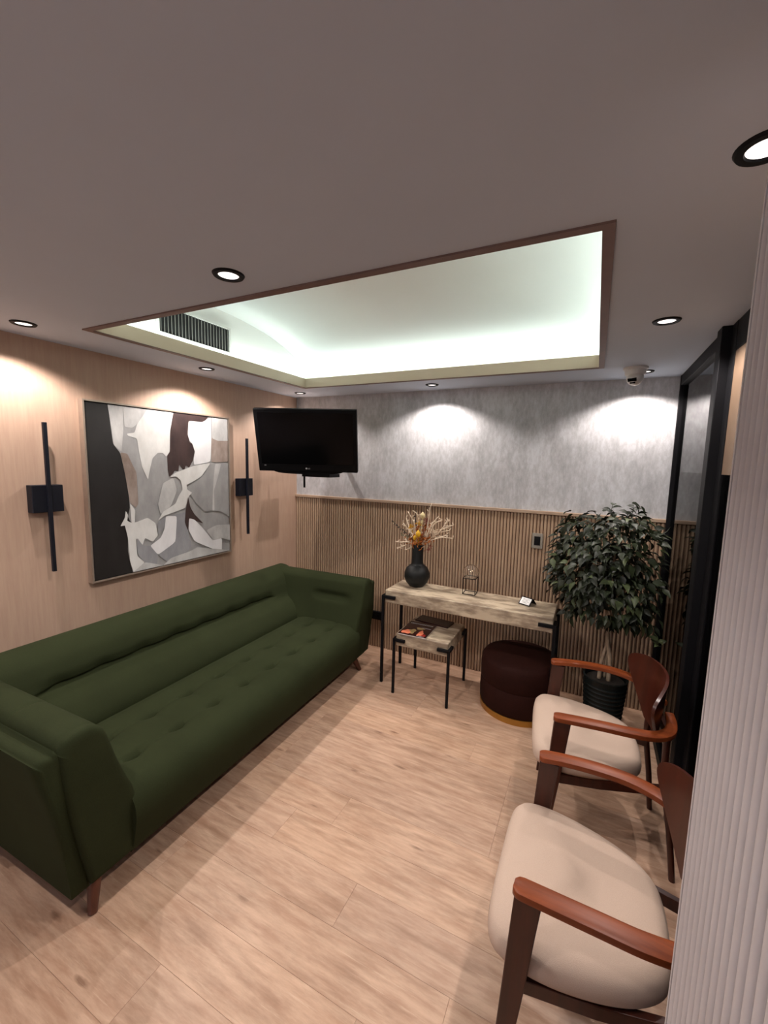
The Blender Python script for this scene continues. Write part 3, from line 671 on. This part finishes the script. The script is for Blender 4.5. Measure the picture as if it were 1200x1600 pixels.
# ================= ON THE CONSOLE =================
vs_ = thing('vase', 'matte black bottle vase with a round belly on the left end of the console', 'vase', (-1.205, 3.035, 0.741))
bm = nb(); pr = [(0, 0), (0.052, 0), (0.060, 0.004), (0.086, 0.034), (0.100, 0.075), (0.099, 0.105), (0.086, 0.142), (0.062, 0.166), (0.050, 0.174), (0.0455, 0.190), (0.0445, 0.25), (0.045, 0.325), (0.043, 0.332), (0.039, 0.328), (0.038, 0.20), (0, 0.19)]
lathe(bm, pr, n=40); obj('body', bm, M['vase'], vs_, smooth=True, angle=0.9)
bq = thing('dried_bouquet', 'dried bouquet of bleached branches, rust leaves and a yellow pod in the black vase', 'flowers', (-1.205, 3.035, 1.04))
def W(p): return Vector(p) - Vector((-1.205, 3.035, 1.04))
CORAL = {'coralL': [[(-1.251, 3.04, 1.07), (-1.289, 3.027, 1.089), (-1.35, 3.013, 1.074), (-1.377, 3.0, 1.089)], [(-1.278, 3.04, 1.077), (-1.337, 3.05, 1.043), (-1.392, 3.06, 1.02)], [(-1.25, 3.04, 1.06), (-1.282, 3.027, 1.033), (-1.309, 3.013, 1.022)], [(-1.301, 3.04, 1.085), (-1.323, 3.05, 1.113)]],
'coralUL': [[(-1.23, 3.04, 1.098), (-1.248, 3.027, 1.149), (-1.281, 3.013, 1.183), (-1.321, 3.0, 1.232)], [(-1.259, 3.04, 1.156), (-1.287, 3.05, 1.209), (-1.321, 3.06, 1.276)], [(-1.226, 3.04, 1.134), (-1.245, 3.027, 1.236), (-1.274, 3.013, 1.295)], [(-1.282, 3.04, 1.18), (-1.319, 3.05, 1.185)], [(-1.227, 3.04, 1.175), (-1.198, 3.027, 1.27), (-1.216, 3.013, 1.32)]],
'coralTop': [[(-1.16, 3.04, 1.105), (-1.127, 3.027, 1.211), (-1.11, 3.013, 1.298), (-1.102, 3.0, 1.369)]],
'coralUR': [[(-1.17, 3.04, 1.079), (-1.125, 3.027, 1.146), (-1.092, 3.013, 1.231), (-1.048, 3.0, 1.295)], [(-1.101, 3.04, 1.207), (-1.075, 3.05, 1.253), (-1.028, 3.06, 1.28)], [(-1.159, 3.04, 1.08), (-1.088, 3.027, 1.15), (-1.019, 3.013, 1.198), (-0.967, 3.0, 1.277)], [(-1.028, 3.04, 1.194), (-0.986, 3.05, 1.226), (-0.925, 3.06, 1.245)], [(-0.995, 3.04, 1.256), (-0.951, 3.027, 1.285)], [(-1.169, 3.04, 1.069), (-1.112, 3.05, 1.124), (-1.022, 3.06, 1.152), (-0.986, 3.07, 1.169)], [(-1.108, 3.04, 1.116), (-1.011, 3.027, 1.148), (-0.912, 3.013, 1.155)], [(-1.017, 3.04, 1.185), (-0.96, 3.05, 1.209)]]}
random.seed(11)
for key, brs in CORAL.items():
    bm = nb()
    tube(bm, [W((-1.205+random.uniform(-.02,.02), 3.035, 0.98)), W(brs[0][0])], [0.003, 0.004], 6)
    for b in brs:
        P = cat([W(p) + Vector([random.uniform(-.006, .006) for _ in range(3)]) for p in b], 4)
        tube(bm, P, [0.0058 - 0.0022*i/len(P) for i in range(len(P))], 6)
        for i in range(2, len(P), 2):                      # short knobbly twigs
            d = Vector((random.uniform(-1, 1), random.uniform(-.6, .6), random.uniform(-.4, 1))).normalized()*random.uniform(.014, .034)
            tube(bm, [P[i], P[i]+d*0.6, P[i]+d+Vector((0, 0, .004))], [0.0042, 0.0036, 0.003], 5)
    obj('bleached_branch', bm, M['coral'], bq, smooth=True)
def podm(nm, mat, p, r, ln, d=(0,0,1), stem=True):
    bm = nb(); dv = Vector(d).normalized(); q = dv.to_track_quat('Z', 'Y').to_matrix().to_4x4(); q.translation = W(p)
    pr = [(0, -ln), (r*.6, -ln*.75), (r, -ln*.1), (r*.85, ln*.45), (r*.3, ln*.85), (0, ln*1.1)]
    lathe(bm, pr, n=14); bmesh.ops.transform(bm, matrix=q, verts=bm.verts)
    if stem: tube(bm, [W((-1.205, 3.035, 0.99)), W(p)-dv*ln*.9], 0.002, 5)
    obj(nm, bm, M[mat], bq, smooth=True)
podm('yellow_pod', 'yellow', (-1.184, 2.98, 1.165), 0.020, 0.030); podm('pale_pod', 'pod', (-1.168, 3.02, 1.305), 0.019, 0.028); podm('pale_pod', 'pod', (-1.171, 3.02, 1.256), 0.011, 0.02)
podm('yellow_pod', 'yellow', (-1.215, 2.99, 1.13), 0.014, 0.022)
def cluster(nm, mat, pts, n, r, size, seed):
    random.seed(seed); bm = nb()
    for p in pts:
        tube(bm, [W((-1.205, 3.035, 1.0)), W(p)], 0.0018, 4)
        for k in range(n):
            c = W(p) + Vector([random.gauss(0, r) for _ in range(3)]); d = Vector([random.uniform(-1, 1) for _ in range(3)]).normalized()*size
            e = d.cross(Vector((random.random(), random.random(), random.random()))).normalized()*size*0.45
            a, b_, c_, d_ = (bm.verts.new(c - d), bm.verts.new(c + e), bm.verts.new(c + d), bm.verts.new(c - e)); m_ = bm.verts.new(c + d.cross(e).normalized()*size*.2)
            for u_, v_ in ((a, b_), (b_, c_), (c_, d_), (d_, a)): bm.faces.new((u_, v_, m_))
    obj(nm, bm, M[mat], bq)
cluster('rust_foliage', 'rust', [(-1.148, 3.04, 1.207), (-1.172, 3.03, 1.129), (-1.252, 3.04, 1.106), (-1.2, 3.05, 1.18), (-1.12, 3.05, 1.12), (-1.16, 3.0, 1.10), (-1.21, 3.0, 1.09)], 26, 0.020, 0.017, 1)
cluster('ochre_flower', 'yellow', [(-1.261, 3.02, 1.212), (-1.197, 3.03, 1.243)], 20, 0.011, 0.012, 2)
cluster('mauve_flower', 'mauve', [(-1.139, 3.03, 1.258), (-1.14, 3.04, 1.275), (-1.11, 3.04, 1.05)], 22, 0.013, 0.012, 3)
cluster('white_flower', 'coral', [(-1.048, 3.0, 1.192), (-1.06, 3.0, 1.18), (-1.09, 3.0, 1.20)], 20, 0.011, 0.012, 4)
for k, (p0, p1) in enumerate((((-1.25, 3.05, 1.10), (-1.44, 3.06, 1.235)), ((-1.22, 3.06, 1.12), (-1.26, 3.09, 1.315)), ((-1.23, 3.05, 1.09), (-1.37, 3.08, 1.13)))):
    bm = nb(); random.seed(20+k); a = W(p0); b = W(p1); tube(bm, [W((-1.205, 3.035, 1.0)), a, b], 0.0018, 4)
    for i in range(16):
        c = a.lerp(b, 0.15 + i/18); d = Vector((random.uniform(-1, 1), random.uniform(-1, 1), random.uniform(-1, 1))).normalized()*0.012
        q = bmesh.ops.create_icosphere(bm, subdivisions=1, radius=0.0062)['verts']; bmesh.ops.translate(bm, vec=c+d, verts=q)
    obj('berry_sprig', bm, M['berry'] if k < 2 else M['sage'], bq)

ob_ = thing('orb_ornament', 'clear glass ball sitting on a thin black wire cube stand on the console', 'ornament', (-0.782, 3.06, 0.741), 0.05)
bm = nb(); s_, h_ = 0.046, 0.122; rr = 0.0028
for sx in (-1, 1):
    for sy in (-1, 1): tube(bm, [(sx*s_, sy*s_, rr), (sx*s_, sy*s_, h_)], rr, 6)
    for z in (rr, h_):
        tube(bm, [(sx*s_, -s_, z), (sx*s_, s_, z)], rr, 6); tube(bm, [(-s_, sx*s_, z), (s_, sx*s_, z)], rr, 6)
obj('wire_stand', bm, M['black'], ob_)
bm = nb(); bmesh.ops.create_uvsphere(bm, u_segments=36, v_segments=20, radius=0.058); obj('glass_ball', bm, M['orb'], ob_, smooth=True, loc=(0, 0, 0.122+0.040))
bm = nb(); bmesh.ops.create_uvsphere(bm, u_segments=36, v_segments=20, radius=0.0555)
for f in bm.faces: f.normal_flip()
me = bpy.data.meshes.new('inner_wall'); bm.to_mesh(me); bm.free(); me.materials.append(M['orb'])
for p in me.polygons: p.use_smooth = True
o = bpy.data.objects.new('inner_wall', me); C.objects.link(o); o.parent = ob_; o.location = (0, 0, 0.162)
bm = nb(); random.seed(3)
for p in ((-.012, -.02, .022), (.014, -.018, .016), (.002, -.022, .010)):
    q = bmesh.ops.create_icosphere(bm, subdivisions=2, radius=0.0028)['verts']; bmesh.ops.translate(bm, vec=p, verts=q)
obj('fairy_bulbs', bm, M['fairy'], ob_, loc=(0, 0, 0.162))['kind'] = 'stuff'

cd = thing('card_holder', 'small black tent frame holding a white card near the right end of the console', 'card holder', (-0.362, 3.025, 0.741), -0.45)
a_ = math.radians(48); L_ = 0.062
bm = nb(); box(bm, (0, 0, 0), (0.088, 0.003, L_)); o = obj('front_frame', bm, M['black'], cd, bevel=0.001, loc=(0, -0.022, L_/2*math.sin(a_)+0.001)); o.rotation_euler = (-(PI/2-a_), 0, 0)
bm = nb(); box(bm, (0, -0.0022, 0), (0.076, 0.001, L_-0.012)); c_ = obj('card', bm, M['paper_white'], o)
bm = nb(); box(bm, (0, 0, 0), (0.088, 0.003, L_)); o2 = obj('back_frame', bm, M['black'], cd, bevel=0.001, loc=(0, 0.022, L_/2*math.sin(a_)+0.001)); o2.rotation_euler = (PI/2-a_, 0, 0)
bm = nb()
for k in range(4): box(bm, (-0.004 if k % 2 else 0, -0.0029, 0.014-k*0.009), (0.050-0.012*(k % 2), 0.0004, 0.0022))
obj('printed_lines', bm, M['ink'], o)['kind'] = 'stuff'

# wall plates
sw = thing('wall_switch', 'metal switch plate with black rocker on the ribbed wall above the console', 'switch', (-0.357, D-0.018, 1.144))
bm = nb(); bb(bm, -0.038, 0.038, -0.008, 0.0015, -0.058, 0.058); obj('plate', bm, plain('switch_plate', srgb(150, 144, 132), 0.35, 0.3), sw, bevel=0.002)
bm = nb(); bb(bm, -0.022, 0.022, -0.011, -0.008, -0.034, 0.034); obj('rocker', bm, M['black'], sw, bevel=0.001)
ol = thing('wall_outlet', 'black outlet box low on the ribbed wall between sofa and console', 'outlet', (-1.705, D-0.018, 0.31))
bm = nb(); bb(bm, -0.055, 0.055, -0.02, 0.0015, -0.038, 0.038); obj('plate', bm, M['black'], ol, bevel=0.003)
for sx in (-0.024, 0.024):
    bm = nb(); bmesh.ops.create_cone(bm, cap_ends=True, segments=14, radius1=0.014, radius2=0.014, depth=0.003, matrix=Matrix.Translation((sx, -0.021, 0)) @ Matrix.Rotation(PI/2, 4, 'X')); obj('socket', bm, M['tvbody'], ol)

# ================= OTTOMAN =================
ot = thing('ottoman', 'round dark brown velvet pouf with a brass base band partly under the console', 'ottoman', (-0.378, 2.99, 0))
bm = nb(); pr = [(0, 0.042), (0.262, 0.042), (0.268, 0.060), (0.270, 0.12), (0.268, 0.205), (0.2635, 0.212), (0.268, 0.219), (0.270, 0.30), (0.266, 0.352), (0.250, 0.378), (0.22, 0.390), (0.12, 0.396), (0, 0.397)]
lathe(bm, pr, n=64); obj('cushion', bm, M['brown'], ot, smooth=True, angle=1.0)
bm = nb(); lathe(bm, [(0.0, 0.0), (0.266, 0.0), (0.267, 0.003), (0.267, 0.041), (0.0, 0.041)], n=64); obj('base_band', bm, M['gold'], ot, smooth=True, angle=0.7)

# ================= FICUS =================
fx, fy = 0.150, 2.93
fc = thing('potted_ficus', 'bushy artificial ficus tree in a dark ribbed pot between console and glass partition', 'potted plant', (fx, fy, 0))
bm = nb(); pr = [(0, 0), (0.092, 0), (0.096, 0.006)]
for k in range(12): z = 0.02 + k*0.028; r = 0.098 + 0.024*k/11; pr += [(r, z), (r+0.006, z+0.010), (r, z+0.020)]
pr += [(0.126, 0.362), (0.130, 0.385), (0.118, 0.385), (0.116, 0.35), (0, 0.35)]
lathe(bm, pr, n=48); obj('pot', bm, M['pot'], fc, smooth=True, angle=0.9)
bm = nb(); lathe(bm, [(0, 0.352), (0.114, 0.352), (0.112, 0.358), (0, 0.362)], n=32); obj('soil', bm, M['soil'], fc)
CZ = 1.065; cxo, cyo = -0.03, 0.0
for k, (p, r) in enumerate((([(-.035, 0, .355), (-.028, .012, .48), (-.004, .012, .60), (-.012, 0, .75), (-.05, 0, .92), (-.08, .02, 1.1)], .013), ([(.018, -.01, .355), (.016, -.012, .50), (-.004, -.010, .62), (.0, .01, .76), (.05, 0, .92), (.10, 0, 1.12)], .014), ([(-.005, .03, .355), (.0, .02, .52), (.012, .0, .64), (-.01, -.02, .80), (-.02, -.06, 1.0), (0, -.05, 1.3)], .010))):
    bm = nb(); P = cat(p, 5); tube(bm, P, [r*(1-0.5*i/len(P)) for i in range(len(P))], 8); obj('trunk', bm, M['bark'], fc, smooth=True)
def leaf_geo(bm, mtx, s=1.0, curl=0.25):
    pts = [(0, 0, 0), (.26, .20, .05), (.35, .50, .08), (.17, .86, .02), (0, 1.15, -.14), (-.17, .86, .02), (-.35, .50, .08), (-.26, .20, .05)]
    mid = [(0, .33, -.05), (0, .70, -.05)]
    V = [bm.verts.new(mtx @ Vector((a*s, b*s, (c - curl*b*b)*s))) for a, b, c in pts + mid]
    for f in ((0, 1, 8), (1, 2, 8), (8, 2, 9), (2, 3, 9), (3, 4, 9), (4, 5, 9), (5, 6, 9), (9, 6, 8), (6, 7, 8), (7, 0, 8)): bm.faces.new([V[i] for i in f])
bm = nb(); leaf_geo(bm, Matrix.Identity(4), 0.054); leaf = obj('leaf', bm, M['leaf'], fc, smooth=True)
random.seed(21)
RX, RY, RZ = 0.355, 0.32, 0.385
def leaf_mtx(surface):
    while True:
        d = Vector((random.gauss(0, 1), random.gauss(0, 1), random.gauss(0, 1))).normalized()
        if d.z < -0.86: continue
        bumpy = 1 + 0.30*noise.noise(d*2.3+Vector((3, 1, 7)))
        k = (random.uniform(0.82, 1.03) if surface else random.uniform(0.30, 0.85))*bumpy
        p = Vector((cxo + d.x*RX*k, cyo + d.y*RY*k, CZ + d.z*RZ*k))
        if d.z < -0.3: p.z += 0.03
        if p.x + fx > XG - 0.065: continue
        if p.y + fy > D - 0.05: continue
        break
    out = Vector((d.x, d.y, d.z*0.4 - 0.45)).normalized()            # leaves droop outwards
    out = (out + Vector([random.gauss(0, .42) for _ in range(3)])).normalized()
    nrm = (Vector((d.x*.6, d.y*.6, 1.0)) + Vector([random.gauss(0, .35) for _ in range(3)])).normalized()
    xax = out.cross(nrm).normalized(); nrm = xax.cross(out)
    m = Matrix((xax, out, nrm)).transposed().to_4x4(); m.translation = p
    return m, d
placed = 0; tries = 0
while placed < 300 and tries < 5000:
    tries += 1; m, d = leaf_mtx(True)
    if d.y > 0.35: continue
    o = leaf if placed == 0 else leaf.copy()
    if placed: C.objects.link(o)
    o.matrix_local = m @ Matrix.Scale(random.uniform(0.8, 1.2), 4); placed += 1
bm = nb()
for i in range(1400):
    m, d = leaf_mtx(i % 2 == 0); leaf_geo(bm, m, 0.053*random.uniform(.75, 1.15))
o = obj('foliage', bm, M['leaf'], fc, smooth=True); o['kind'] = 'stuff'
# sprigs standing up out of the crown and one hanging low on the right
for k, (x, y, z, ln) in enumerate(((-.055, -.03, 1.38, .10), (.055, -.05, 1.38, .095), (.03, -.04, 1.36, .08), (.24, -.12, .74, -.05), (-.33, -.02, 1.10, .03))):
    bm = nb(); a = Vector((x, y, z)); b = a + Vector((0.01, 0, ln)); tube(bm, [a - Vector((x*.4, 0, .1 if ln > 0 else -.1)), a, b], 0.002, 5)
    for j in range(5):
        d = Vector((math.cos(j*1.9+k), math.sin(j*1.9+k), 0.5)).normalized(); nrm = Vector((0, -.5, 1)).normalized(); xa = d.cross(nrm).normalized(); nn = xa.cross(d)
        m = Matrix((xa, d, nn)).transposed().to_4x4(); m.translation = a.lerp(b, .4+j*.15); leaf_geo(bm, m, 0.05)
    obj('sprig', bm, M['leaf'], fc, smooth=True)

# ================= ARMCHAIRS =================
def make_chair(lab):
    t_ = thing('armchair', lab, 'chair', (0, 0, 0), 0, 'walnut armchairs along the right side')
    # local: front is -X, width along Y. seat
    out = cat([(-.235, 0, 0), (-.232, .16, 0), (-.215, .232, 0), (-.165, .262, 0), (-.06, .262, 0), (.06, .235, 0), (.15, .195, 0), (.205, .14, 0), (.222, .07, 0), (.225, 0, 0)], 5)
    out = out + [Vector((p.x, -p.y, 0)) for p in out[-2:0:-1]]
    def ring(k, z, dz=0):
        return [Vector((-.005 + (p.x+.005)*k, p.y*k, z + 0.012*(p.x/.23)**2*0 + (-0.02*(p.x+.235)/.46) )) for p in out]
    secs = [ring(.90, .405), ring(.965, .402), ring(1.0, .417), ring(1.008, .437), ring(.992, .460), ring(.945, .477), ring(.84, .487), ring(.6, .492), ring(.3, .494), ring(.05, .494)]
    bm = nb(); loft(bm, secs); obj('seat', bm, M['cream'], t_, smooth=True, angle=1.3)
    bm = nb(); loft(bm, [ring(.90, .386), ring(.93, .392), ring(.93, .404)]); obj('seat_board', bm, M['walnutdark'], t_, smooth=True, angle=.6)
    # arms: flat bent-wood bands sweeping round behind the backrest
    for s in (-1, 1):
        P = cat([(-.158, s*.270, .652), (-.08, s*.277, .658), (.03, s*.281, .661), (.13, s*.278, .658), (.215, s*.255, .650), (.275, s*.205, .645), (.305, s*.13, .643), (.315, s*.05, .645)], 6)
        secs = []
        for i, p in enumerate(P):
            d = (P[min(i+1, len(P)-1)] - P[max(i-1, 0)]).normalized(); sd = Vector((-d.y, d.x, 0)).normalized()
            f = i/(len(P)-1); wd = 0.027*(1 - 0.35*max(0, f-.5)*2); 
            if i == 0: wd *= .55
            elif i == 1: wd *= .90
            th = 0.012
            sec = []
            for k in range(12):
                a = 2*PI*k/12; ca, sa = math.cos(a), math.sin(a)
                sec.append(p + sd*wd*math.copysign(abs(ca)**.45, ca) + Vector((0, 0, 1))*th*math.copysign(abs(sa)**.45, sa))
            secs.append(sec)
        bm = nb(); loft(bm, secs); obj('armrest', bm, M['walnut'], t_, smooth=True, angle=.9)
        # front leg: tapered board under the arm tip
        bm = nb(); secs = []
        for z, xc, w_, th in ((.642, -.122, .033, .013), (.55, -.130, .031, .013), (.40, -.142, .028, .013), (.20, -.160, .022, .012), (0, -.180, .016, .010)):
            yc = s*(.270 + (.65-z)*.01)
            secs.append([(xc-w_, yc-th, z), (xc+w_, yc-th, z), (xc+w_, yc+th, z), (xc-w_, yc+th, z)])
        loft(bm, secs[::-1]); obj('front_leg', bm, M['walnutdark'], t_, bevel=.003)
        # rear leg: rises from floor to behind the backrest
        bm = nb(); tube(bm, cat([(.345, s*.20, 0), (.322, s*.185, .20), (.290, s*.165, .42), (.292, s*.135, .62)], 4), [.012+.002*k/12 for k in range(13)], 10); obj('rear_leg', bm, M['walnutdark'], t_, smooth=True, angle=.9)
        bm = nb(); loft(bm, [[(x, s*yv+dy, z+dz) for dy, dz in ((-.010, -.02), (.010, -.02), (.010, .02), (-.010, .02))] for x, yv, z in ((-.150, .262, .372), (.05, .225, .368), (.295, .165, .37))]); obj('side_rail', bm, M['walnutdark'], t_, bevel=.002)
    bm = nb(); bb(bm, -.165, -.145, -.258, .258, .352, .385); obj('front_rail', bm, M['walnutdark'], t_, bevel=.002)
    # shield-shaped curved plywood back
    hwid = [(.535, .085), (.56, .115), (.60, .150), (.64, .180), (.685, .208), (.72, .226), (.75, .233), (.78, .222), (.804, .182), (.817, .12), (.822, .05)]
    hw_ = cat([(z, w_*1.09, 0) for z, w_ in hwid], 3); nU = 24
    bm = nb()
    def pt3(u, z, w_, off):
        y_ = u*w_; x = .274 + (z-.555)*.08 - 1.35*y_*y_ 
        n3 = Vector((1, 2.7*y_, -.13)).normalized()
        return Vector((x, y_, z)) + n3*off
    F = [[bm.verts.new(pt3(-1+2*k/nU, q.x, q.y, -.006)) for k in range(nU+1)] for q in hw_]
    B = [[bm.verts.new(pt3(-1+2*k/nU, q.x, q.y, .006)) for k in range(nU+1)] for q in hw_]
    for G, fl in ((F, 0), (B, 1)):
        for i in range(len(G)-1):
            for k in range(nU): bm.faces.new((G[i][k], G[i][k+1], G[i+1][k+1], G[i+1][k]))
    for i in range(len(F)-1):
        bm.faces.new((F[i][0], F[i+1][0], B[i+1][0], B[i][0])); bm.faces.new((F[i][nU], F[i+1][nU], B[i+1][nU], B[i][nU]))
    for k in range(nU):
        bm.faces.new((F[0][k], F[0][k+1], B[0][k+1], B[0][k])); bm.faces.new((F[-1][k], F[-1][k+1], B[-1][k+1], B[-1][k]))
    obj('backrest', bm, M['walnutback'], t_, smooth=True, angle=.9)
    bm = nb(); bb(bm, .296, .318, -.11, .11, .560, .600); obj('back_block', bm, M['walnutdark'], t_, bevel=.003)
    return t_
ca = make_chair('walnut armchair with cream seat, farther of the two, beside the ficus pot')
ca.location = (0.045, 2.12, 0); ca.rotation_euler = (0, 0, math.radians(6))
cb = copy_tree(ca); cb['label'] = 'walnut armchair with cream seat in the foreground, partly hidden by the ribbed pier'
cb.location = (0.050, 1.278, 0); cb.rotation_euler = (0, 0, math.radians(0))
